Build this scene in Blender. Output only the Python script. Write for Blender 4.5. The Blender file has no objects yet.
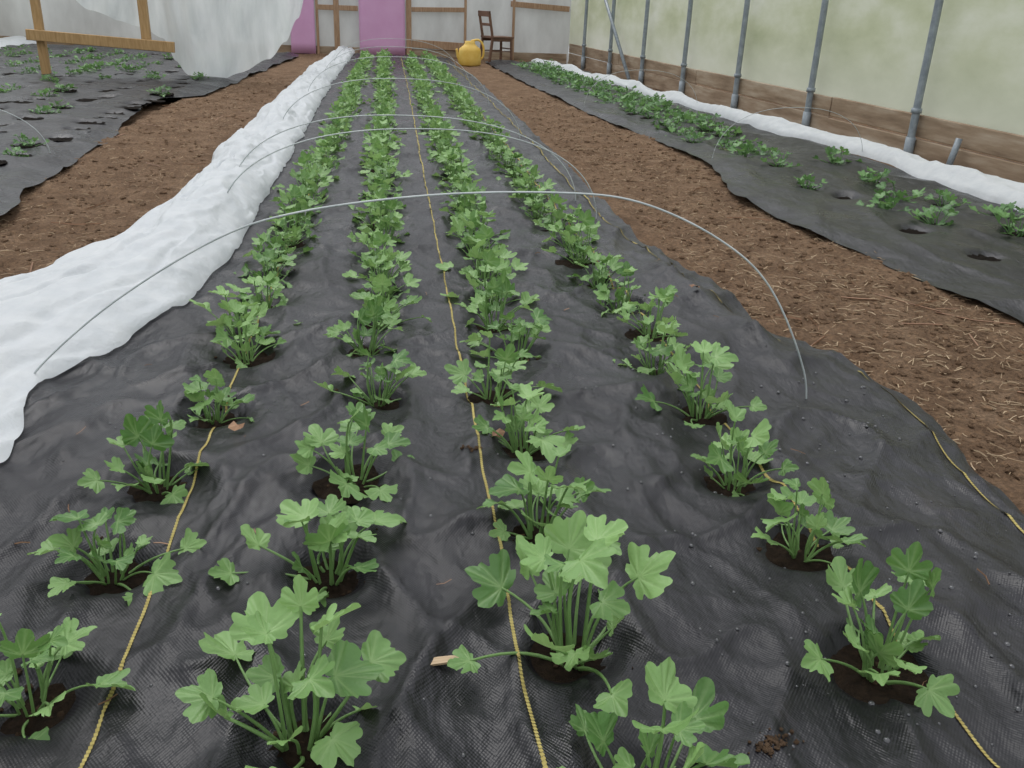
import bpy, math, random
from mathutils import Vector, Matrix, noise
random.seed(7)
SC=bpy.context.scene
COL=bpy.context.collection
def U(a,b): return random.uniform(a,b)
def N(x,y,z=0.0): return noise.noise(Vector((x,y,z)))
def lerp(a,b,t): return a+(b-a)*t
def interp(tab,y):
    if y<=tab[0][0]: return tab[0][1]
    for (a,va),(b,vb) in zip(tab,tab[1:]):
        if y<=b:
            t=(y-a)/(b-a); t=t*t*(3-2*t)
            return va+(vb-va)*t
    return tab[-1][1]

# ------------------------------------------------------------ materials
def newmat(name):
    m=bpy.data.materials.new(name); m.use_nodes=True
    nt=m.node_tree; nt.nodes.clear()
    out=nt.nodes.new('ShaderNodeOutputMaterial')
    return m,nt,out
def nd(nt,t,**k):
    n=nt.nodes.new(t)
    for a,b in k.items(): setattr(n,a,b)
    return n
def pbr(nt,out,col=(.5,.5,.5),rough=.6,spec=.5,link=True):
    p=nt.nodes.new('ShaderNodeBsdfPrincipled')
    p.inputs['Base Color'].default_value=(*col,1)
    p.inputs['Roughness'].default_value=rough
    p.inputs['Specular IOR Level'].default_value=spec
    if link: nt.links.new(p.outputs[0],out.inputs[0])
    return p
def noise_ramp(nt,scale,stops,detail=6,vec=None,rough=.6):
    tc=nd(nt,'ShaderNodeTexCoord')
    n=nd(nt,'ShaderNodeTexNoise'); n.inputs['Scale'].default_value=scale; n.inputs['Detail'].default_value=detail
    n.inputs['Roughness'].default_value=rough
    nt.links.new(vec if vec else tc.outputs['Object'],n.inputs['Vector'])
    r=nd(nt,'ShaderNodeValToRGB')
    els=r.color_ramp.elements
    els[0].position=stops[0][0]; els[0].color=(*stops[0][1],1)
    els[1].position=stops[-1][0]; els[1].color=(*stops[-1][1],1)
    for p,c in stops[1:-1]:
        e=els.new(p); e.color=(*c,1)
    nt.links.new(n.outputs['Fac'],r.inputs['Fac'])
    return n,r
def bump(nt,p,src,strength,dist):
    b=nd(nt,'ShaderNodeBump'); b.inputs['Strength'].default_value=strength; b.inputs['Distance'].default_value=dist
    nt.links.new(src,b.inputs['Height']); nt.links.new(b.outputs[0],p.inputs['Normal']); return b
def mapped(nt,scale):
    tc=nd(nt,'ShaderNodeTexCoord'); m=nd(nt,'ShaderNodeMapping'); m.inputs['Scale'].default_value=scale
    nt.links.new(tc.outputs['Object'],m.inputs['Vector']); return m.outputs[0]

def mat_simple(name,stops,scale=8,rough=.6,spec=.4,bs=0,bd=.002,stretch=None):
    m,nt,out=newmat(name); p=pbr(nt,out,rough=rough,spec=spec)
    n,r=noise_ramp(nt,scale,stops,vec=mapped(nt,stretch) if stretch else None)
    nt.links.new(r.outputs[0],p.inputs['Base Color'])
    if bs: bump(nt,p,n.outputs['Fac'],bs,bd)
    return m

def mat_soil(name,k=1.0):
    m,nt,out=newmat(name); p=pbr(nt,out,rough=.95,spec=.12)
    c=lambda a:tuple(v*k for v in a)
    n,r=noise_ramp(nt,5,[(.25,c((.100,.060,.036))),(.5,c((.215,.136,.084))),(.75,c((.34,.232,.150)))],detail=12,rough=.75)
    n2,r2=noise_ramp(nt,60,[(.3,(.3,.3,.3)),(.52,(.95,.95,.95)),(.75,(1.6,1.5,1.3))],detail=7,rough=.7)
    mx=nd(nt,'ShaderNodeMix',data_type='RGBA',blend_type='MULTIPLY'); mx.inputs[0].default_value=.8
    nt.links.new(r.outputs[0],mx.inputs[6]); nt.links.new(r2.outputs[0],mx.inputs[7])
    nt.links.new(mx.outputs[2],p.inputs['Base Color'])
    bump(nt,p,n2.outputs['Fac'],1.0,.03)
    return m
SOIL=mat_soil('soil'); SOILD=mat_soil('soil_moist',.13)

def mat_fabric():
    m,nt,out=newmat('woven_landscape_fabric'); p=pbr(nt,out,rough=.42,spec=.36)
    tc=nd(nt,'ShaderNodeTexCoord'); sx=nd(nt,'ShaderNodeSeparateXYZ'); nt.links.new(tc.outputs['Object'],sx.inputs[0])
    def sine(o,k):
        a=nd(nt,'ShaderNodeMath',operation='MULTIPLY'); a.inputs[1].default_value=k; nt.links.new(o,a.inputs[0])
        b=nd(nt,'ShaderNodeMath',operation='SINE'); nt.links.new(a.outputs[0],b.inputs[0]); return b.outputs[0]
    w=nd(nt,'ShaderNodeMath',operation='MULTIPLY')
    nt.links.new(sine(sx.outputs['X'],980),w.inputs[0]); nt.links.new(sine(sx.outputs['Y'],760),w.inputs[1])
    n,r=noise_ramp(nt,3.2,[(.3,(.0060,.0056,.0075)),(.55,(.0105,.0098,.0125)),(.8,(.020,.018,.021))],detail=8)
    n2,r2=noise_ramp(nt,2.3,[(.57,(0,0,0)),(.82,(.35,.35,.35))],detail=12,rough=.8,vec=mapped(nt,(1.6,.7,1)))
    mx=nd(nt,'ShaderNodeMix',data_type='RGBA'); mx.inputs[7].default_value=(.09,.066,.052,1)
    nt.links.new(r2.outputs[0],mx.inputs[0]); nt.links.new(r.outputs[0],mx.inputs[6])
    nt.links.new(mx.outputs[2],p.inputs['Base Color'])
    n3,r3=noise_ramp(nt,1.9,[(.35,(.22,.22,.22)),(.65,(.48,.48,.48))],detail=5)
    nt.links.new(r3.outputs[0],p.inputs['Roughness'])
    b1=nd(nt,'ShaderNodeBump'); b1.inputs['Strength'].default_value=.9; b1.inputs['Distance'].default_value=.024
    n4,_=noise_ramp(nt,8,[(0,(0,0,0)),(1,(1,1,1))],detail=4,vec=mapped(nt,(1.3,.8,1)),rough=.5)
    nt.links.new(n4.outputs['Fac'],b1.inputs['Height'])
    b2=nd(nt,'ShaderNodeBump'); b2.inputs['Strength'].default_value=.3; b2.inputs['Distance'].default_value=.0009
    nt.links.new(w.outputs[0],b2.inputs['Height']); nt.links.new(b1.outputs[0],b2.inputs['Normal'])
    nt.links.new(b2.outputs[0],p.inputs['Normal'])
    return m
FAB=mat_fabric()

def mat_leaf(name,c0,c1,cv):
    m,nt,out=newmat(name)
    p=pbr(nt,out,rough=.42,spec=.5,link=False)
    at=nd(nt,'ShaderNodeAttribute',attribute_name='leafdata')
    sp=nd(nt,'ShaderNodeSeparateColor'); nt.links.new(at.outputs['Color'],sp.inputs[0])
    a=nd(nt,'ShaderNodeMix',data_type='RGBA'); a.inputs[6].default_value=(*c0,1); a.inputs[7].default_value=(*c1,1)
    oi=nd(nt,'ShaderNodeObjectInfo')
    av=nd(nt,'ShaderNodeMath',operation='MULTIPLY_ADD'); av.inputs[1].default_value=.35; 
    sub=nd(nt,'ShaderNodeMath',operation='SUBTRACT'); sub.inputs[1].default_value=.15
    nt.links.new(sp.outputs['Red'],sub.inputs[0])
    nt.links.new(oi.outputs['Random'],av.inputs[0]); nt.links.new(sub.outputs[0],av.inputs[2]); av.use_clamp=True
    nt.links.new(av.outputs[0],a.inputs[0])
    b=nd(nt,'ShaderNodeMix',data_type='RGBA'); b.inputs[7].default_value=(*cv,1)
    v=nd(nt,'ShaderNodeMath',operation='MULTIPLY'); v.inputs[1].default_value=.5
    nt.links.new(sp.outputs['Green'],v.inputs[0]); nt.links.new(v.outputs[0],b.inputs[0]); nt.links.new(a.outputs[2],b.inputs[6])
    nt.links.new(b.outputs[2],p.inputs['Base Color'])
    n,_=noise_ramp(nt,70,[(0,(0,0,0)),(1,(1,1,1))],detail=3); bump(nt,p,n.outputs['Fac'],.5,.005)
    tr=nd(nt,'ShaderNodeBsdfTranslucent')
    hs=nd(nt,'ShaderNodeHueSaturation'); hs.inputs['Value'].default_value=1.4; hs.inputs['Hue'].default_value=.485
    nt.links.new(b.outputs[2],hs.inputs['Color']); nt.links.new(hs.outputs[0],tr.inputs['Color'])
    ms=nd(nt,'ShaderNodeMixShader'); ms.inputs[0].default_value=.28
    nt.links.new(p.outputs[0],ms.inputs[1]); nt.links.new(tr.outputs[0],ms.inputs[2]); nt.links.new(ms.outputs[0],out.inputs[0])
    return m
LEAF=mat_leaf('ranunculus_leaf',(.080,.190,.042),(.255,.43,.145),(.36,.52,.22))
LEAF2=mat_leaf('anemone_leaf',(.06,.15,.045),(.16,.32,.10),(.22,.38,.14))
def mat_sheet(name,c0,c1,trans,transp=0,scale=3,bs=.3,rough=.6,stretch=(1,1,1),bd=.03):
    m,nt,out=newmat(name); p=pbr(nt,out,rough=rough,spec=.3,link=False)
    n,r=noise_ramp(nt,scale,[(.3,c0),(.7,c1)],detail=8,vec=mapped(nt,stretch)); nt.links.new(r.outputs[0],p.inputs['Base Color'])
    bump(nt,p,n.outputs['Fac'],bs,bd)
    t=nd(nt,'ShaderNodeBsdfTranslucent'); nt.links.new(r.outputs[0],t.inputs['Color'])
    ms=nd(nt,'ShaderNodeMixShader'); ms.inputs[0].default_value=trans
    nt.links.new(p.outputs[0],ms.inputs[1]); nt.links.new(t.outputs[0],ms.inputs[2])
    last=ms
    if transp:
        tp=nd(nt,'ShaderNodeBsdfTransparent'); m2=nd(nt,'ShaderNodeMixShader'); m2.inputs[0].default_value=transp
        nt.links.new(ms.outputs[0],m2.inputs[1]); nt.links.new(tp.outputs[0],m2.inputs[2]); last=m2
    nt.links.new(last.outputs[0],out.inputs[0]); return m
FLEECE=mat_sheet('white_fleece',(.70,.73,.75),(.81,.83,.84),.35,scale=11,bs=.5,rough=.8,bd=.03)
CURT=mat_sheet('clear_plastic',(.68,.72,.72),(.90,.93,.93),.42,transp=.1,scale=2,stretch=(3,3,.6))
PINK=mat_sheet('pink_board',(.60,.32,.52),(.66,.38,.59),.0,scale=2,bs=.05)
BACKP=mat_sheet('hazy_plastic',(.42,.42,.41),(.66,.67,.66),.3,scale=1.6,bs=.3,stretch=(1,1,.4))
WOOD=mat_simple('timber',[(.3,(.26,.15,.085)),(.7,(.44,.29,.18))],scale=5,stretch=(8,8,1),bs=.3)
WOODL=mat_simple('pale_timber',[(.3,(.34,.20,.08)),(.7,(.52,.34,.16))],scale=5,stretch=(8,8,1),bs=.3)
BOARD=mat_simple('weathered_board',[(.25,(.14,.09,.055)),(.5,(.29,.21,.14)),(.75,(.46,.38,.29))],scale=2.2,stretch=(1,.6,5),bs=.5,rough=.85)
GALV=mat_simple('galvanised_steel',[(.3,(.17,.20,.23)),(.7,(.30,.34,.37))],scale=14,rough=.38,spec=.6)
WIRE=mat_simple('hoop_wire',[(.3,(.36,.40,.40)),(.7,(.55,.58,.57))],scale=14,rough=.4)
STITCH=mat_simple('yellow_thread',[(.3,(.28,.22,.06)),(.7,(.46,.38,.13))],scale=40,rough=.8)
STITCHB=mat_simple('yellow_thread_dark',[(.3,(.17,.135,.045)),(.7,(.28,.22,.07))],scale=40,rough=.8)  # darker yellow for the solid ribbon beneath the stitch dashes
STRAW=mat_simple('straw',[(.3,(.26,.17,.095)),(.7,(.52,.40,.26))],scale=6,rough=.8)
CHAIRM=mat_simple('chair_wood',[(.3,(.11,.06,.04)),(.7,(.20,.11,.07))],scale=6,rough=.5)
YEL=mat_simple('yellow_plastic',[(.3,(.66,.40,.06)),(.7,(.78,.55,.15))],scale=5,rough=.45)
BROWNL=mat_simple('dry_leaf',[(.3,(.16,.08,.045)),(.7,(.32,.18,.10))],scale=20)
CHIP=mat_simple('wood_chip_fibre',[(.3,(.34,.23,.13)),(.7,(.55,.42,.27))],scale=20,stretch=(1,9,1))
def mat_wall():
    m,nt,out=newmat('algae_greenhouse_film'); p=pbr(nt,out,rough=.5,spec=.3,link=False)
    n,r=noise_ramp(nt,1.1,[(.28,(.38,.42,.23)),(.5,(.58,.61,.42)),(.72,(.80,.81,.70))],detail=9,vec=mapped(nt,(1,.55,1.3)))
    tc=nd(nt,'ShaderNodeTexCoord'); sx=nd(nt,'ShaderNodeSeparateXYZ'); nt.links.new(tc.outputs['Object'],sx.inputs[0])
    mr=nd(nt,'ShaderNodeMapRange'); mr.inputs[1].default_value=.95; mr.inputs[2].default_value=.35; mr.inputs[4].default_value=.6
    nt.links.new(sx.outputs['Z'],mr.inputs[0])
    mx=nd(nt,'ShaderNodeMix',data_type='RGBA'); mx.inputs[7].default_value=(.76,.77,.68,1)
    nt.links.new(mr.outputs[0],mx.inputs[0]); nt.links.new(r.outputs[0],mx.inputs[6])
    nt.links.new(mx.outputs[2],p.inputs['Base Color']); bump(nt,p,n.outputs['Fac'],.2,.05)
    t=nd(nt,'ShaderNodeBsdfTranslucent'); nt.links.new(mx.outputs[2],t.inputs['Color'])
    ms=nd(nt,'ShaderNodeMixShader'); ms.inputs[0].default_value=.45
    nt.links.new(p.outputs[0],ms.inputs[1]); nt.links.new(t.outputs[0],ms.inputs[2]); nt.links.new(ms.outputs[0],out.inputs[0]); return m
WALLM=mat_wall()
def mat_drop():
    m,nt,out=newmat('water'); p=pbr(nt,out,(.03,.03,.033),.03,.8)
    n,r=noise_ramp(nt,9,[(.3,(.02,.02,.022)),(.7,(.05,.05,.055))]); nt.links.new(r.outputs[0],p.inputs['Base Color']); return m
DROP=mat_drop()

# ------------------------------------------------------------ mesh helpers
def mkobj(name,verts,faces,mat,smooth=True,parent=None,solid=0):
    me=bpy.data.meshes.new(name); me.from_pydata(verts,[],faces); me.update()
    if smooth: me.polygons.foreach_set('use_smooth',[True]*len(me.polygons))
    me.materials.append(mat)
    ob=bpy.data.objects.new(name,me); COL.objects.link(ob)
    if parent: ob.parent=parent
    return ob
def empty(name,loc=(0,0,0)):
    e=bpy.data.objects.new(name,None); e.location=loc; e.empty_display_size=.1; COL.objects.link(e); return e
def grid(name,us,vs,fn,mat,parent=None):
    verts=[fn(u,v) for v in vs for u in us]; n=len(us)
    faces=[(j*n+i,j*n+i+1,(j+1)*n+i+1,(j+1)*n+i) for j in range(len(vs)-1) for i in range(n-1)]
    return mkobj(name,verts,faces,mat,True,parent)
def frange(a,b,n): return [a+(b-a)*i/(n-1) for i in range(n)]
def geo(a,b,k):
    r=[a]
    while r[-1]<b: r.append(r[-1]*(1+k)+.002)
    r[-1]=b; return r
def tube_data(pts,rad,sides,verts,faces,cap=True):
    b0=len(verts); n=len(pts)
    ref=Vector((.13,.31,.94))
    for i,pt in enumerate(pts):
        t=(pts[min(i+1,n-1)]-pts[max(i-1,0)]).normalized()
        a=t.cross(ref)
        if a.length<.05: a=t.cross(Vector((1,0,0)))
        a.normalize(); b=t.cross(a)
        r=rad[i] if isinstance(rad,list) else rad
        for k in range(sides):
            th=2*math.pi*k/sides
            verts.append(pt+a*math.cos(th)*r+b*math.sin(th)*r)
    for i in range(n-1):
        for k in range(sides):
            k2=(k+1)%sides
            faces.append((b0+i*sides+k,b0+i*sides+k2,b0+(i+1)*sides+k2,b0+(i+1)*sides+k))
    if cap:
        faces.append(tuple(b0+k for k in range(sides))[::-1]); faces.append(tuple(b0+(n-1)*sides+k for k in range(sides)))
def tube(name,pts,rad,mat,sides=10,parent=None):
    v=[];f=[]; tube_data([Vector(p) for p in pts],rad,sides,v,f); return mkobj(name,v,f,mat,True,parent)
def beam(name,a,b,w,h,mat,parent=None,bev=.006):
    a=Vector(a);b=Vector(b); d=(b-a); L=d.length; d.normalize()
    up=Vector((0,0,1)) if abs(d.z)<.9 else Vector((0,1,0))
    s=d.cross(up).normalized(); u=s.cross(d)
    v=[];prof=[]
    for sx,sz in((-1,-1),(1,-1),(1,1),(-1,1)):
        x=sx*w/2; z=sz*h/2
        prof+=[(x,z-sz*bev),(x-sx*bev,z)]
    prof.sort(key=lambda p: math.atan2(p[1],p[0]))
    n=len(prof)
    for P in(a,b):
        for x,z in prof: v.append(P+s*x+u*z)
    f=[(i,(i+1)%n,n+(i+1)%n,n+i) for i in range(n)]+[tuple(range(n))[::-1],tuple(range(n,2*n))]
    return mkobj(name,v,f,mat,False,parent)
def crspline(P,n):
    P=[Vector(p) for p in P]; out=[]
    Q=[P[0]*2-P[1]]+P+[P[-1]*2-P[-2]]
    for i in range(1,len(Q)-2):
        p0,p1,p2,p3=Q[i-1:i+3]
        for k in range(n):
            t=k/n
            out.append(.5*((2*p1)+(p2-p0)*t+(2*p0-5*p1+4*p2-p3)*t*t+(3*p1-p0-3*p2+p3)*t**3))
    out.append(P[-1]); return out

# ------------------------------------------------------------ planting plan (metres): x, y, size
rows=[
 [(-.61,1.24,.84),(-.575,1.60,.84),(-.56,1.93,.86),(-.50,2.32,.76),(-.47,2.72,.8),(-.52,2.98,.9)],
 [(-.16,1.12,1.10),(-.14,1.56,1.02),(-.10,1.90,.95),(-.05,2.42,.84),(-.09,2.78,.88),(-.04,3.08,.88)],
 [(.36,.93,1.05),(.31,1.26,1.10),(.31,1.64,.98),(.33,2.06,.95),(.29,2.40,.88),(.40,2.72,.86),(.36,3.02,.88)],
 [(.85,1.17,.98),(.87,1.54,.84),(.84,1.86,.92),(.88,2.26,.9),(.84,2.58,.86),(.91,2.90,.88)]]
rowx=[lambda y:-.48+.004*y,lambda y:-.06-.002*y,lambda y:.41,lambda y:.87-.008*y]
for i,r in enumerate(rows):
    y=r[-1][1]+.31
    while y<18.6:
        r.append((rowx[i](y)+U(-.035,.035),y,U(.76,1.0))); y+=U(.27,.35)
allp=[p[:2] for r in rows for p in r]
sidep=[]
for y0,x in((4.45,3.42),(4.75,3.12),(4.85,3.62),(5.15,3.02),(5.35,3.55),(5.5,3.28),(5.9,2.86),(6.1,3.45),(6.6,2.95),(6.8,3.5)):
    sidep.append((x,y0))
y=7.2
while y<17.5:
    s=(y-7)/10
    sidep+= [(2.82-.35*s+U(-.08,.08),y+U(-.1,.1)),(3.15-.4*s+U(-.08,.08),y+U(-.1,.1))]
    if y>9: sidep.append((3.42-.5*s+U(-.08,.08),y+U(-.1,.1)))
    y+=.38
emptyh=[(2.93,4.0),(3.3,3.75),(2.88,4.55),(3.0,5.6)]
leftp=[];holes=[]
for xx in(-2.55,-3.05,-3.55,-4.1,-4.7,-5.3,-5.9,-6.5):
    y=5.6+U(0,.3)
    while y<18:
        dense = (abs(y-10)<1.0 and xx<-3.8) or (12.8<y and xx<-2.9)
        q=(xx+U(-.05,.05),y)
        if random.random()<(.85 if dense else .25): leftp.append(q)
        holes.append(q); y+=.42
# ------------------------------------------------------------ fabric height
bedR=[(.5,1.46),(1.67,1.50),(2.37,1.59),(2.55,1.55),(2.85,1.48),(3.02,1.38),(3.38,1.41),(3.9,1.33),(4.39,1.27),(5.39,1.28),(8.6,1.31),(14,1.33),(17.5,1.21),(20,1.2)]
def sm(a,b,x):
    t=max(0,min(1,(x-a)/(b-a))); return t*t*(3-2*t)
byY={}
for p in allp: byY.setdefault(int(p[1]*4),[]).append(p)
def fz(x,y):
    z=.03+.012*N(x*1.3,y*.9,3)+.014*N(x*4,y*2.3,8)
    r=1-abs(N(x*3.1+.6*N(y*2,x,1),y*1.5,21))*2; z+=.018*max(0,r)**4
    r=1-abs(N((x-y*.5)*3.7,(y+x*.6)*1.8,33))*2; z+=.016*max(0,r)**5
    r=1-abs(N((x+y*.4)*6.2,(y-x*.3)*3.1,63))*2; z+=.009*max(0,r)**4
    z+=.005*N(x*11,y*8,5)
    e=interp(bedR,y)-x
    z-=.028*(1-sm(0,.22,e))
    z+=.035*math.exp(-((x-1.22-.05*math.sin(y*3))/.06)**2)*sm(2.3,2.8,y)*(1-sm(3.6,4.4,y))
    k=int(y*4)
    for kk in(k-1,k,k+1):
        for (px,py) in byY.get(kk,()):
            d2=(px-x)**2+(py-y)**2
            if d2<.08: z-=.05*math.exp(-(d2/.0066)**1.7)
    return z
us=frange(0,1,210); vs=geo(.55,19.3,.0055)
def fb(u,v):
    L=-1.10; R=interp(bedR,v)+.02*N(v*2.1,4)+.012*N(v*6,9)
    x=L+(R-L)*u; return (x,v,fz(x,v))
grid('landscape_fabric',us,vs,fb,FAB)

# ------------------------------------------------------------ ground
def soilz(x,y):
    z=-.02+.02*N(x*.8,y*.8,2)+.018*N(x*3,y*3,5)+.014*N(x*9,y*9,7)+.010*N(x*22,y*22,1)
    z-=.09*sm(-1.22,-1.08,x)*(1-sm(1.1,1.2,x))
    if x>3.0: z-=.06
    if x<-2.3: z-=.06
    return z
xs=frange(-9,-2.5,40)[:-1]+frange(-2.5,-1.0,60)[:-1]+frange(-1.0,1.1,16)[:-1]+frange(1.1,2.75,80)[:-1]+frange(2.75,6.5,34)
grid('floor',xs,geo(.5,21.2,.0075),lambda u,v:(u,v,soilz(u,v)),SOIL)

# ------------------------------------------------------------ side beds
rbL=[(2.0,2.62),(3.11,2.52),(3.51,2.45),(4.0,2.39),(4.63,2.24),(5.43,2.22),(7.0,2.45),(8.1,2.40),(10.95,2.14),(17.85,1.9),(19,1.9)]
sb={}
for p in sidep+emptyh: sb.setdefault(int(p[1]*2),[]).append(p)
def fzr(x,y):
    z=.02+.03*N(x*1.1,y*.8,13)+.015*N(x*3.6,y*2.3,18)+.006*N(x*9,y*7,4)
    r=1-abs(N(x*2.2,y*1.1,41))*2; z+=.02*max(0,r)**3
    z-=.02*(1-sm(0,.15,x-interp(rbL,y)))
    for kk in(int(y*2)-1,int(y*2),int(y*2)+1):
        for px,py in sb.get(kk,()):
            d2=(px-x)**2+(py-y)**2
            if d2<.05: z-=.05*math.exp(-(d2/.006)**1.5)
    return z
def fbr(u,v):
    L=interp(rbL,v)+.03*N(v*1.7,14)+.02*N(v*5,19); R=4.15-.04*v
    x=L+(R-L)*u; return(x,v,fzr(x,v))
grid('landscape_fabric',frange(0,1,100),geo(2.2,18.8,.007),fbr,FAB)
lbR=[(3,-1.9),(4.74,-1.96),(5.5,-2.08),(7,-2.18),(10.4,-2.5),(11.1,-2.1),(13,-2.0),(19.1,-1.75)]
lb={}
for p in holes: lb.setdefault(int(p[1]*2),[]).append(p)
def fzl(x,y):
    z=.03+.035*N(x*1.1,y*.7,53)+.015*N(x*3.3,y*2.1,58)
    r=1-abs(N(x*2.0,y*1.3,61))*2; z+=.025*max(0,r)**3
    z-=.03*(1-sm(0,.2,interp(lbR,y)-x))
    for kk in(int(y*2)-1,int(y*2),int(y*2)+1):
        for px,py in lb.get(kk,()):
            d2=(px-x)**2+(py-y)**2
            if d2<.05: z-=.05*math.exp(-(d2/.007)**1.5)
    return z
def fbl(u,v):
    R=interp(lbR,v)+.05*N(v*1.5,24)+.02*N(v*5,29); x=-7.6+(R+7.6)*u; return(x,v,fzl(x,v))
grid('landscape_fabric',frange(0,1,210),geo(3.2,19.2,.006),fbl,FAB)

def soil_patches(name,pts,zf,rad,mat,lift=0.0):
    v=[];f=[]
    for (px,py) in pts:
        r0=rad*U(.85,1.2); b=len(v); zc=zf(px,py)
        v.append((px,py,zc+.016+lift))
        n=18
        for ring in range(1,5):
            for k in range(n):
                a=2*math.pi*k/n; r=r0*ring/4*(1+.22*N(px*9+math.cos(a)*1.6,py*9+math.sin(a)*1.6,3))
                x=px+math.cos(a)*r; y=py+math.sin(a)*r
                v.append((x,y,zc+lift+.016+.002*(ring/4)**2+.014*N(x*38,y*38,1)))
        for k in range(n): f.append((b,b+1+k,b+1+(k+1)%n))
        for ring in range(3):
            o=b+1+ring*n
            for k in range(n): f.append((o+k,o+n+k,o+n+(k+1)%n,o+(k+1)%n))
    return mkobj(name,v,f,mat)
SOILB=mat_soil('soil_black',.05)
soil_patches('planting_hole_soil',allp,fz,.108,SOILD)
soil_patches('planting_hole_soil',sidep+emptyh,fzr,.115,SOILB,.012)
soil_patches('planting_hole_soil',holes,fzl,.135,SOILB,.018)

# ------------------------------------------------------------ stitched yellow lines
def stitch(xf,y0,y1,V,F,VB,FB,zf=fz,w=.0029):
    y=y0
    while y<y1:
        L=.0065 if y<6 else .06; g=.0022 if y<6 else .006
        b=len(V); ww=w if y<6 else .004
        for yy in(y,y+L):
            x=xf(yy)
            for s in(-1,1): V.append((x+s*ww+(.0010 if yy==y else -.0010),yy+s*.001,zf(x+s*ww,yy)+.0024+(0 if y<5 else .004)))
        F.append((b,b+1,b+3,b+2)); y+=L+g
    y=y0; first=True
    while y<y1:
        b=len(VB); x=xf(y)
        for s in(-1,1): VB.append((x+s*w*.95,y,zf(x+s*w,y)+.0016+(0 if y<5 else .003)))
        if not first: FB.append((b-2,b-1,b+1,b))
        first=False; y+=.015
V=[];F=[];VB=[];FB=[]
for xf,a,b in((lambda y:-.475+.008*N(y*2,1)+.004*N(y*7,1),.6,18.5),(lambda y:.213+.010*N(y*2,2)+.004*N(y*8,1)+.02*sm(5,12,y),.6,18.8),
              (lambda y:.925+.010*N(y*2,3),.6,18.5),(lambda y:interp([(1.2,1.40),(1.6,1.45),(2.53,1.54)],y)+.004*N(y*5,3)-.012,1.0,2.56),
              (lambda y:interp([(2.6,1.42),(2.76,1.40),(3.5,1.29),(4.97,1.2),(9,1.2),(18,1.15)],y)-.04,2.72,18.3)):
    stitch(xf,a,b,V,F,VB,FB)
se=empty('yellow_stitch_lines')
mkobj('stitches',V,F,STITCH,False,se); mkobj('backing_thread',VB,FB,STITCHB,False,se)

# ------------------------------------------------------------ plants
ENV=[(0,1.0),(.42,.92),(.60,.80),(1.02,.92),(1.5,.74),(2.0,.46),(2.6,.22),(3.14,.08)]
def leaf(verts,faces,cols,O,fw,nr,R,d,droop,cup,tone,na=40,lob=0.52):
    fw=fw.normalized(); sd=nr.cross(fw).normalized(); nr=fw.cross(sd).normalized()
    b=len(verts); verts.append(O.copy()); cols.append((tone,1,0))
    ph=U(-.25,.25); asym=U(-.12,.12); tn=U(5.0,6.4); side_c=U(1.0,1.25); wid=U(.07,.12); ta=U(.16,.30)
    R=R*1.22
    rings=(.3,.58,.8,1.0)
    for ri,rr in enumerate(rings):
        for k in range(na):
            p=-math.pi+2*math.pi*(k+.5)/na
            a=abs(p)
            env=interp(ENV,a)
            dd=d*math.exp(-((a-lob)/wid)**2)+.5*d*math.exp(-((a-1.62)/.09)**2)
            teeth=ta*abs(math.cos(p*tn*.5*1.6+ph))-ta*.55
            r=R*rr*env*(1-dd*rr**1.6)*(1+teeth*rr**4)*(1+asym*math.sin(p))
            x=r*math.cos(p); y=r*math.sin(p)
            q=r/R
            vein=max(0,1-min(a,abs(a-side_c),abs(a-.33)*1.5,abs(a-1.5))/(.07/rr))
            z=R*(cup*q*q - droop*max(0,x/R)**2 -.10*q*vein+ .10*q*math.cos(p*5+ph*9)*rr + .12*abs(y/R))
            verts.append(O+fw*x+sd*y+nr*z); cols.append((tone,vein*(1-.5*rr),0))
    for k in range(na): faces.append((b,b+1+k,b+1+(k+1)%na))
    for ri in range(3):
        o=b+1+ri*na
        for k in range(na): faces.append((o+k,o+na+k,o+na+(k+1)%na,o+(k+1)%na))
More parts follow.
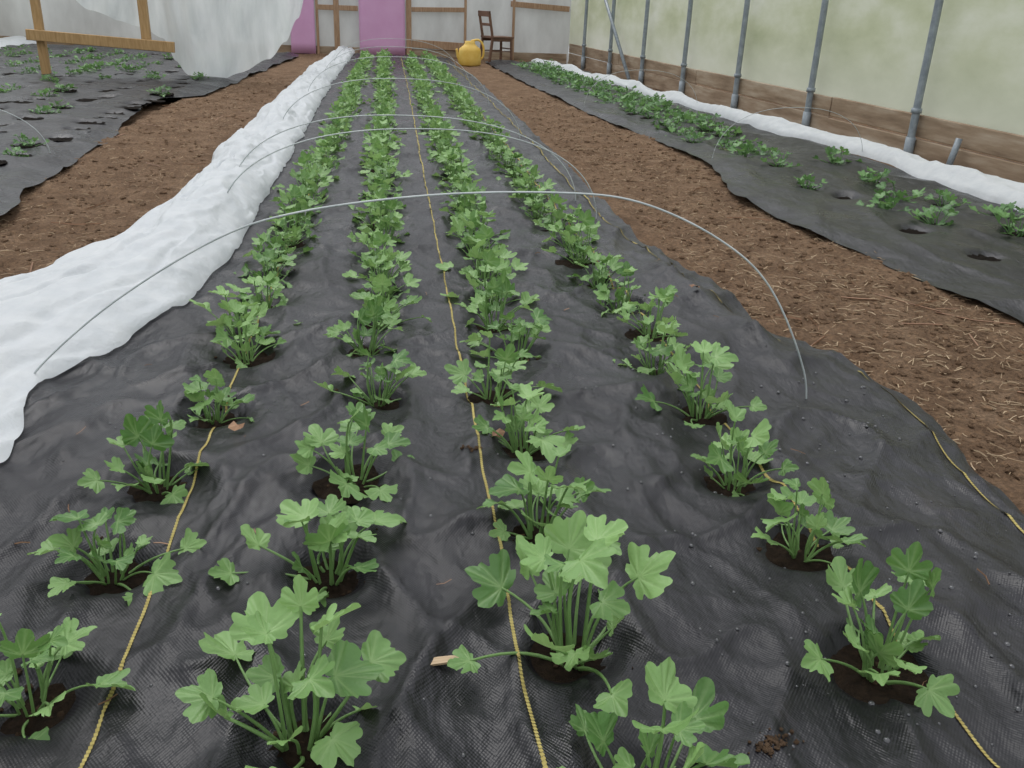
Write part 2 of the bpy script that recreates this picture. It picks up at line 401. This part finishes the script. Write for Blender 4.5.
def plant_mesh(name,seed,nl,hmin,hmax,spread,rmin,rmax,dmin,dmax,mat,na=40):
    random.seed(seed); v=[];f=[];c=[]
    a0=U(0,6.28)
    for i in range(nl):
        t=i/(nl-1); az=a0+i*2.39996+U(-.5,.5)
        out=Vector((math.cos(az),math.sin(az),0))
        inner=1-t
        hk=U(.75,1.15) if i%3 else U(.35,.6)
        h=lerp(hmax,hmin,t**.9)*hk; rr=spread*(.15+.85*t)*U(.7,1.25)*(1 if i%3 else .7)
        P0=Vector((out.x*.022,out.y*.022,-.005))
        P2=out*rr+Vector((0,0,h))
        P1=P0+out*rr*.30+Vector((0,0,h*.72))
        P1+=Vector((-out.y,out.x,0))*U(-.035,.035)
        pts=[P0*(1-s)**2+P1*2*s*(1-s)+P2*s*s for s in [j/7 for j in range(8)]]
        b=len(v)
        rad=lerp(.0024,.0034,random.random())
        tube_data(pts,[rad*(1.25-.55*j/7) for j in range(8)],5,v,f,False)
        c+=[(.45,.5,0)]*(len(v)-b)
        tg=(pts[-1]-pts[-2]).normalized()
        R=lerp(rmin,rmax,random.random()**1.3)*(1-.35*max(0,inner-.6))*(1 if i%3 else .8)
        fw=(tg*.5+out*.9+Vector((U(-.4,.4),U(-.4,.4),U(-.45,.2))))
        nr=Vector((0,0,1))+out*U(-.7,.7)+Vector((U(-.7,.7),U(-.7,.7),0))
        if random.random()<.28: fw=tg+Vector((U(-.3,.3),U(-.3,.3),.2)); nr=-out+Vector((0,0,.4))+Vector((U(-.4,.4),U(-.4,.4),0))
        leaf(v,f,c,P2,fw,nr,R,U(dmin,dmax),U(.0,.4),U(.0,.35),random.random(),na)
    me=bpy.data.meshes.new(name); me.from_pydata([tuple(p) for p in v],[],f); me.update()
    me.polygons.foreach_set('use_smooth',[True]*len(me.polygons))
    at=me.color_attributes.new('leafdata','FLOAT_COLOR','POINT')
    flat=[]
    for q in c: flat+=[q[0],q[1],q[2],1]
    at.data.foreach_set('color',flat)
    me.materials.append(mat); return me
near=[plant_mesh('ranunculus_mesh',100+i,17+i%4,.05,.21,.155,.030,.054,.15,.5,LEAF,84) for i in range(8)]
far=[plant_mesh('ranunculus_mesh_bushy',200+i,22+i%4,.04,.20,.145,.032,.053,.15,.5,LEAF,52) for i in range(6)]
low=[plant_mesh('anemone_mesh',300+i,15,.03,.11,.15,.030,.046,.4,.65,LEAF2,44) for i in range(4)]
random.seed(11)
def put(name,me,x,y,z,s,parent=None):
    o=bpy.data.objects.new(name,me); COL.objects.link(o); o.location=(x,y,z); o.rotation_euler=(U(-.08,.08),U(-.08,.08),U(0,6.28))
    o.scale=(s*U(.93,1.07),s*U(.93,1.07),s*U(.9,1.1))
    if parent: o.parent=parent
    return o
for ri,r in enumerate(rows):
    e=empty('ranunculus_row')
    for i,(x,y,s) in enumerate(r):
        z=fz(x,y)+.014
        if y<3.2: put('ranunculus_plant',near[(i*3+ri*2)%8],x,y,z,s)
        else: put('plant_%d'%i,random.choice(far),x,y,z,s,e)
e=empty('anemone_row')
for i,(x,y) in enumerate(sidep): put('plant_%d'%i,random.choice(low),x,y,fzr(x,y)+.02,U(.9,1.2) if y<7 else U(.85,1.15),e)
e=empty('anemone_row')
for i,(x,y) in enumerate(leftp): put('plant_%d'%i,random.choice(low),x,y,fzl(x,y)+.02,U(.65,1.05),e)

# ------------------------------------------------------------ fleece row covers
fR=[(.9,-1.75),(1.4,-1.35),(1.8,-1.03),(2.07,-.93),(2.49,-1.00),(2.88,-.84),(3.18,-.75),(4.17,-.69),(6.69,-.70),(12,-.74),(20,-.69)]
fL=[(.9,-2.5),(2.5,-2.0),(3.1,-1.62),(3.6,-1.38),(3.99,-1.22),(4.77,-1.15),(7.1,-1.21),(9.7,-1.2),(14,-1.2),(20,-1.05)]
fH=[(.9,.05),(2.0,.08),(2.6,.10),(3.4,.12),(4.5,.16),(7,.15),(12,.16),(20,.13)]
def flee(u,v):
    L=interp(fL,v)+.05*N(v*1.3,71)+.02*N(v*5,71); R=interp(fR,v)+.035*N(v*1.9,77)+.02*N(v*5,3)
    x=L+(R-L)*u; pr=math.sin(math.pi*min(1,max(0,u)))**.6
    h=interp(fH,v)*(1+.35*N(v*1.2,81))
    z=h*pr*(1.0+.4*N(u*2.1,v*.9,91))
    w=N(u*2.2+.5*N(v*1.3,4),v*.8,95); z+=.045*pr*w
    w=abs(N(u*4.0+.8*N(v*2.3,u,4),v*1.1,97)); z-=.025*pr*max(0,1-w*5)
    w=abs(N(u*3-v*1.7,v*2.0+u,99)); z+=.016*pr*max(0,1-w*5)**1.5
    z+=(.010*N(x*14,v*7,15)+.006*N(x*30,v*16,15))*pr
    x+=.03*N(u*5,v*3,44)*pr
    zb=.045+.03*math.exp(-((x+1.1)/.1)**2)*0
    zb=zb*sm(0,.07,u)*(1-sm(.93,1,u)) + (soilz(x,v) if x<-1.12 else fz(x,v))*(1-sm(0,.07,u)*(1-sm(.93,1,u)))
    return (x,v,zb+max(0,z)*.85+.010)
grid('fleece_row_cover',frange(0,1,120),geo(.95,19.8,.0055),flee,FLEECE)
gL=[(3.5,3.9),(5.06,3.92),(7.4,3.88),(8.95,3.66),(12.1,3.42),(16.96,2.95),(19,2.8)]
def flee2(u,v):
    L=interp(gL,v)+.04*N(v*1.4,171)+.02*N(v*5,171); w=.34*(1-.3*sm(5,17,v))*(1+.3*N(v*.9,9)); x=L+w*u
    pr=math.sin(math.pi*u)**.5; z=.10*pr*(1+.5*N(v*1.1,u*2,191))
    z+=.05*pr*N(u*3,v*1.2,195); z+=.014*N(x*15,v*8,3)*pr
    return (x,v,max(-.03,fzr(x,v)*(1-u))+z)
grid('fleece_row_cover',frange(0,1,36),geo(3.2,18.8,.009),flee2,FLEECE)
def flee3(u,v):
    x=-7.6+.9*u+.1*N(v*1.4,271); pr=math.sin(math.pi*u)**.5
    return (x,v,.16*pr*(1+.5*N(v*1.1,u*2,291))-.03+.02*N(u*5,v*4))
grid('fleece_row_cover',frange(0,1,30),frange(12,19.6,90),flee3,FLEECE)

# ------------------------------------------------------------ wire hoops
hp=[(1.25,2.33,-.06),(1.215,2.33,.12),(1.08,2.35,.37),(.92,2.38,.505),(.69,2.42,.60),(.46,2.46,.617),(.106,2.49,.60),(-.257,2.52,.543),(-.49,2.53,.462),(-.78,2.52,.285),(-1.0,2.5,.10),(-1.06,2.5,.0)]
tube('wire_hoop',crspline(hp,8),.0029,WIRE,8)
def hoop(y0,x0,x1,h,skew=0,lean=0,r=.0032):
    pts=[]
    for i in range(49):
        a=math.pi*i/48; c=(x0+x1)/2; w=(x1-x0)/2
        x=c-w*math.copysign(abs(math.cos(a))**.85,math.cos(a)); z=h*math.sin(a)**.8-.03*(1-math.sin(a))
        pts.append((x,y0+skew*(x-c)+lean*z,z))
    tube('wire_hoop',pts,r,WIRE,6)
hoop(4.65,-.85,1.12,.50,.12); hoop(5.2,-.9,1.08,.50,-.05); hoop(7.7,-.9,1.1,.5,.04)
hoop(10.3,-.9,1.1,.52); hoop(12.9,-.9,1.1,.5); hoop(15.5,-.9,1.1,.5)
hoop(7.0,2.5,3.9,.42,.2,0,.0022); hoop(10.5,2.2,3.6,.45,.1,0,.0022); hoop(6.6,-4.2,-2.35,.40,.1)

# ------------------------------------------------------------ right wall
def wx(y): return 4.9-.055*y
ys=frange(1.5,20.2,90); 
def wl(u,v):
    return (wx(v)+.06+.015*N(v*1.2,u*2,5)+.01*math.sin((v-7.4)/1.85*math.pi)**2,v,.30+2.1*u)
grid('wall_right',frange(0,1,20),ys,wl,WALLM)
bx=empty('baseboard_right')
for k,(z0,z1) in enumerate(((-.06,.15),(.16,.34))):
    yy=1.5
    while yy<20:
        y2=min(20.2,yy+3.7); beam('plank_%d'%k,(wx(yy)+.03,yy+.01,(z0+z1)/2),(wx(y2)+.03+U(-.01,.01),y2-.01,(z0+z1)/2+U(-.01,.01)),.04,z1-z0,BOARD,bx); yy=y2
for i in range(-1,8):
    y=7.4+1.86*i
    if y>19.5: break
    e=empty('greenhouse_frame_post')
    x=wx(y)-.035
    pts=[(x,y,-.08),(x,y,.5),(x,y,1.3),(x-.03,y,1.9),(x-.12,y,2.4)]
    tube('pipe',crspline(pts,4),.033,GALV,12,e)
    tube('sleeve',[(x,y,-.1),(x,y,.16)],.042,GALV,12,e)
    tube('clamp',[(x,y,.36),(x,y,.40)],.045,GALV,12,e)
tube('diagonal_brace',[(wx(15.3)-.09,15.3,.0),(wx(18.2)-.09,18.2,2.0)],.03,GALV,10)
tube('grey_pipe',[(wx(6.75)-.10,6.75,-.05),(wx(6.75)-.05,6.75,.24)],.026,GALV,10)

# ------------------------------------------------------------ back wall
YB=20.2
grid('wall_back',frange(-8.2,3.85,90),frange(-.1,2.4,16),lambda u,v:(u,YB+.02*N(u*2,v),v),BACKP)
beam('trim_1',(-8.2,YB-.05,.03),(3.8,YB-.05,.03),.05,.2,BOARD)
fr=empty('door_frame')
for k,x in enumerate((-1.45,-1.06,.42)): beam('stud_%d'%k,(x,YB-.09,-.05),(x,YB-.09,2.3),.11 if k else .05,.09,WOOD,fr)
beam('rail_0',(-1.45,YB-.10,.88),(-.62,YB-.10,.88),.05,.1,WOOD,fr)
fr2=empty('timber_wall_frame')
beam('rail_0',(.48,YB-.08,.90),(1.62,YB-.08,.93),.05,.09,WOOD,fr2)
beam('rail_1',(2.55,YB-.08,1.08),(3.8,YB-.08,1.02),.05,.11,WOOD,fr2)
beam('rail_2',(.48,YB-.08,.24),(1.62,YB-.08,.2),.05,.16,WOOD,fr2)
beam('stud_0',(1.6,YB-.08,-.05),(1.6,YB-.08,2.3),.05,.07,WOOD,fr2)
beam('stud_1',(2.62,YB-.08,-.05),(2.62,YB-.08,2.3),.05,.07,WOOD,fr2)
beam('stud_2',(-4.4,YB-.08,-.05),(-4.4,YB-.08,2.3),.07,.07,WOOD,fr2)
for nme,xa,xb in(('pink_panel',-2.0,-1.5),('pink_panel',-.6,.34)):
    mkp=grid(nme,frange(xa,xb,14),frange(-.02,2.3,12),lambda u,v:(u,YB-.14+.02*N(u*3,v*1.5),v),PINK)
    s=mkp.modifiers.new('thick','SOLIDIFY'); s.thickness=.02
grid('wall_left',frange(2,20.2,60),frange(-.1,2.4,12),lambda u,v:(-8.2+.02*N(u,v),u,v),WALLM)

# ------------------------------------------------------------ timber rack with hanging plastic
tr=empty('timber_rack')
beam('post_1',(-4.42,12.9,-.06),(-4.42,12.9,2.1),.10,.09,WOODL,tr)
beam('post_2',(-3.12,12.9,.36),(-3.12,12.9,2.1),.11,.09,WOODL,tr)
beam('rail',(-4.55,12.8,.51),(-2.76,12.8,.41),.06,.13,WOODL,tr)
beam('leg',(-2.70,13.5,-.05),(-2.78,13.5,2.0),.09,.08,WOODL,tr)
beam('top_rail',(-4.6,12.9,2.05),(-1.1,12.9,2.05),.08,.12,WOODL,tr)
bot=[(-4.35,1.25),(-4.1,1.02),(-3.8,.82),(-3.5,.70),(-3.2,.62),(-3.0,.5),(-2.85,.22),(-2.65,.05),(-2.3,.0),(-2.0,.10),(-1.6,.28),(-1.38,.5),(-1.2,.8),(-1.05,1.2)]
def cur(u,v):
    x=-4.35+3.25*u; zb=interp(bot,x)+.02*N(x*6,1); z=2.05+(zb-2.05)*v
    y=13.15+.08*math.sin(u*34+3*N(u*5,v*2))*(.4+v*.6)+.14*N(u*4,v*1.5,7)+.07*N(u*12,v*4,9)
    return (x+.04*N(u*8,v*4,3),y,z)
grid('plastic_curtain',frange(0,1,160),frange(0,1,60),cur,CURT)

# ------------------------------------------------------------ chair
ch=empty('wooden_chair',(2.14,18.9,0))
ch.rotation_euler=(0,0,math.radians(112)); ch.scale=(1.05,1.05,1.02)
def lb_(n,a,b,w,h): return beam(n,a,b,w,h,CHAIRM,ch,.004)
for i,(x,y) in enumerate(((-.2,-.2),(.2,-.2))): lb_('front_leg_%d'%i,(x*1.05,y*1.05,-.01),(x,y,.44),.04,.04)
for i,x in enumerate((-.2,.2)):
    lb_('back_leg_%d'%i,(x,.26,-.01),(x,.2,.45),.04,.045); lb_('back_post_%d'%i,(x,.2,.44),(x,.29,.92),.04,.04)
lb_('seat',(0,-.24,.455),(0,.23,.455),.46,.035)
lb_('top_rail',(-.22,.285,.87),(.22,.285,.87),.03,.10); lb_('mid_rail',(-.2,.25,.68),(.2,.25,.68),.02,.05)
for s in(-.2,.2): lb_('side_rung_%d'%(s>0),(s,-.2,.2),(s,.23,.2),.022,.022); lb_('apron_%d'%(s>0),(s,-.2,.41),(s,.2,.41),.02,.06)
lb_('front_rung',(-.2,-.2,.25),(.2,-.2,.25),.022,.022); lb_('front_apron',(-.2,-.2,.41),(.2,-.2,.41),.02,.06)

# ------------------------------------------------------------ yellow can
jc=empty('yellow_watering_can',(1.50,17.7,-.02))
v=[];f=[]
prof=[(.0,0),(.17,0),(.20,.03),(.205,.12),(.20,.26),(.185,.31),(.12,.36),(.09,.40),(.09,.44),(.07,.44),(.0,.43)]
n=28
for r,z in prof:
    for k in range(n): a=6.28318*k/n; v.append((r*math.cos(a)*1.05,r*math.sin(a)*.85,z))
f=[(i*n+k,i*n+(k+1)%n,(i+1)*n+(k+1)%n,(i+1)*n+k) for i in range(len(prof)-1) for k in range(n)]
mkobj('body',v,f,YEL,True,jc)
tube('handle',crspline([(.17,0,.10),(.25,0,.18),(.25,0,.36),(.16,0,.46),(.02,0,.44)],8),.02,YEL,10,jc)
tube('spout',crspline([(-.16,0,.06),(-.22,0,.16),(-.25,0,.30)],8),[.035-.001*i for i in range(17)],YEL,10,jc)

# ------------------------------------------------------------ litter
def litter(name,regs,n,mat,lmin,lmax,r,bd=.2):
    v=[];f=[]
    for _ in range(n):
        x0,x1,y0,y1,zf=random.choice(regs)
        y=y0*(y1/y0)**random.random(); x=U(x0,x1); a=U(0,6.28); L=U(lmin,lmax)*.5
        d=Vector((math.cos(a),math.sin(a),0)); z=zf(x,y)+.005
        rr=r*U(.5,1.3); bend=Vector((-d.y,d.x,0))*U(-bd,bd)*L
        pts=[Vector((x,y,z))-d*L,Vector((x,y,z+U(0,.006)))+bend,Vector((x,y,z+U(-.002,.01)))+d*L]
        tube_data(pts,rr,3,v,f,False)
    return mkobj(name,v,f,mat,False)
PR=(1.4,2.5,1.9,12,soilz); PL=(-2.4,-1.25,3.2,14,soilz)
litter('straw_litter',[PR,PR,PL],3000,STRAW,.012,.06,.0017,.1)
litter('twig_litter',[(-.9,1.3,1.0,4,fz)],30,BROWNL,.015,.05,.0014)
litter('twig_litter',[PL,PR],50,BROWNL,.08,.32,.0035)
v=[];f=[]
ico=[Vector(p).normalized() for p in((0,0,1),(.89,0,.45),(.28,.85,.45),(-.72,.53,.45),(-.72,-.53,.45),(.28,-.85,.45),(.72,.53,-.45),(-.28,.85,-.45),(-.89,0,-.45),(-.28,-.85,-.45),(.72,-.53,-.45),(0,0,-1))]
icf=[(0,1,2),(0,2,3),(0,3,4),(0,4,5),(0,5,1),(1,6,2),(2,7,3),(3,8,4),(4,9,5),(5,10,1),(2,6,7),(3,7,8),(4,8,9),(5,9,10),(1,10,6),(6,11,7),(7,11,8),(8,11,9),(9,11,10),(10,11,6)]
def clod(x,y,z,s):
    b=len(v); q=(U(.7,1.3),U(.7,1.3),U(.5,.9))
    for p in ico:
        k=s*U(.75,1.2); v.append((x+p.x*k*q[0],y+p.y*k*q[1],z+p.z*k*q[2]))
    for t in icf: f.append(tuple(b+i for i in t))
for _ in range(7000):
    x0,x1,y0,y1,zf=random.choice([PR,PR,PL]); y=y0*(y1/y0)**random.random(); x=U(x0,x1); clod(x,y,zf(x,y),.003+.018*random.random()**3)
mkobj('soil_clods',v,f,SOIL,False)
v=[];f=[]
nearp=[p for p in allp if p[1]<5]
for _ in range(700):
    px,py=random.choice(nearp); a=U(0,6.28); r=abs(random.gauss(.03,.035)); x=px+math.cos(a)*r; y=py+math.sin(a)*r
    z=max(fz(x,y),fz(px,py)+.012 if r<.07 else -1)
    clod(x,y,z+.001,.002+.007*random.random()**2)
mkobj('soil_crumbs',v,f,mat_soil('soil_damp',.35),False)
v=[];f=[]
for cx,cy,nn in((.57,.995,60),(.19,2.02,45),(.61,1.01,25),(.30,2.3,25)):
    for _ in range(nn): x=cx+random.gauss(0,.014); y=cy+random.gauss(0,.009); clod(x,y,fz(x,y)+.002,.001+.006*random.random()**2)
mkobj('soil_crumbs',v,f,mat_soil('soil_reddish',.6),False)
v=[];f=[]
pr=[(-.034,0),(-.028,.009),(-.005,.010),(.018,.008),(.034,.003),(.030,-.003),(.012,-.008),(-.01,-.007),(-.025,-.008)]
cx,cy=.072,1.232; z0=fz(cx,cy)+.006
for zz in(0,.004):
    for a,b_ in pr: v.append((cx+a,cy+b_+.1*a,z0+zz+.05*a))
n=len(pr); f=[tuple(range(n))[::-1],tuple(range(n,2*n))]+[(i,(i+1)%n,n+(i+1)%n,n+i) for i in range(n)]
mkobj('wood_chip',v,f,CHIP,False)
v=[];f=[]
for x,y in((-.41,2.17),(1.18,3.25),(.27,2.1)):
    a=U(0,6.28); z=fz(x,y)+.014; b=len(v)
    for k in range(8):
        th=a+k*.785; r=.017*U(.6,1.2); v.append((x+r*math.cos(th)*1.3,y+r*math.sin(th),z+U(-.006,.012)))
    v.append((x,y,z+.006)); f+=[(b+k,b+(k+1)%8,b+8) for k in range(8)]
mkobj('dry_leaf_fragments',v,f,BROWNL,False)
v=[];f=[]
for _ in range(420):
    x=U(.55,1.45); y=U(.95,2.7)
    if random.random()<.25: x=U(-.9,1.4)
    r=.0015+.005*random.random()**3; z=fz(x,y)+.0005; b=len(v)
    for ring,(rr,zz) in enumerate(((1,0),(.75,.45),(.35,.65))):
        for k in range(8): v.append((x+r*rr*math.cos(k*.785),y+r*rr*math.sin(k*.785),z+r*zz))
    v.append((x,y,z+r*.7))
    for ring in range(2):
        for k in range(8): f.append((b+ring*8+k,b+ring*8+(k+1)%8,b+ring*8+8+(k+1)%8,b+ring*8+8+k))
    for k in range(8): f.append((b+16+k,b+16+(k+1)%8,b+24))
mkobj('water_droplets',v,f,DROP)

# ------------------------------------------------------------ light
w=bpy.data.worlds.new('overcast'); SC.world=w; w.use_nodes=True; nt=w.node_tree
bg=nt.nodes['Background']; bg.inputs[1].default_value=1.25
tc=nt.nodes.new('ShaderNodeTexCoord'); sx=nt.nodes.new('ShaderNodeSeparateXYZ'); nt.links.new(tc.outputs['Generated'],sx.inputs[0])
r=nt.nodes.new('ShaderNodeValToRGB'); r.color_ramp.elements[0].position=.0; r.color_ramp.elements[0].color=(.45,.48,.49,1); r.color_ramp.elements[1].position=.8; r.color_ramp.elements[1].color=(1.0,1.03,1.08,1)
nt.links.new(sx.outputs['Z'],r.inputs['Fac']); nt.links.new(r.outputs[0],bg.inputs[0])
sd=bpy.data.lights.new('diffuse_sun','SUN'); sd.energy=1.2; sd.angle=math.radians(35); sd.color=(1,.98,.95)
so=bpy.data.objects.new('diffuse_sun',sd); COL.objects.link(so); so.rotation_euler=(math.radians(-28),math.radians(-12),0)
SC.view_settings.view_transform='Standard'

# ------------------------------------------------------------ camera
fpx=890.;H=1.1
Yc=Vector((388-512,-2-384,fpx)).normalized()
D=Vector((430-512,2462-384,fpx)); D=(D-Yc*D.dot(Yc)).normalized()
Xc=D.cross(Yc)
if Xc.x<0: Xc=-Xc
R=Matrix((Xc,Yc,-D))
cd=bpy.data.cameras.new('camera'); co=bpy.data.objects.new('camera',cd); COL.objects.link(co)
cd.sensor_width=36; cd.lens=fpx/1024*36; cd.clip_start=.02
r=R@Vector((1,0,0));u=R@Vector((0,-1,0));b=R@Vector((0,0,-1))
co.matrix_world=Matrix(((r.x,u.x,b.x,0),(r.y,u.y,b.y,0),(r.z,u.z,b.z,H),(0,0,0,1)))
SC.camera=co
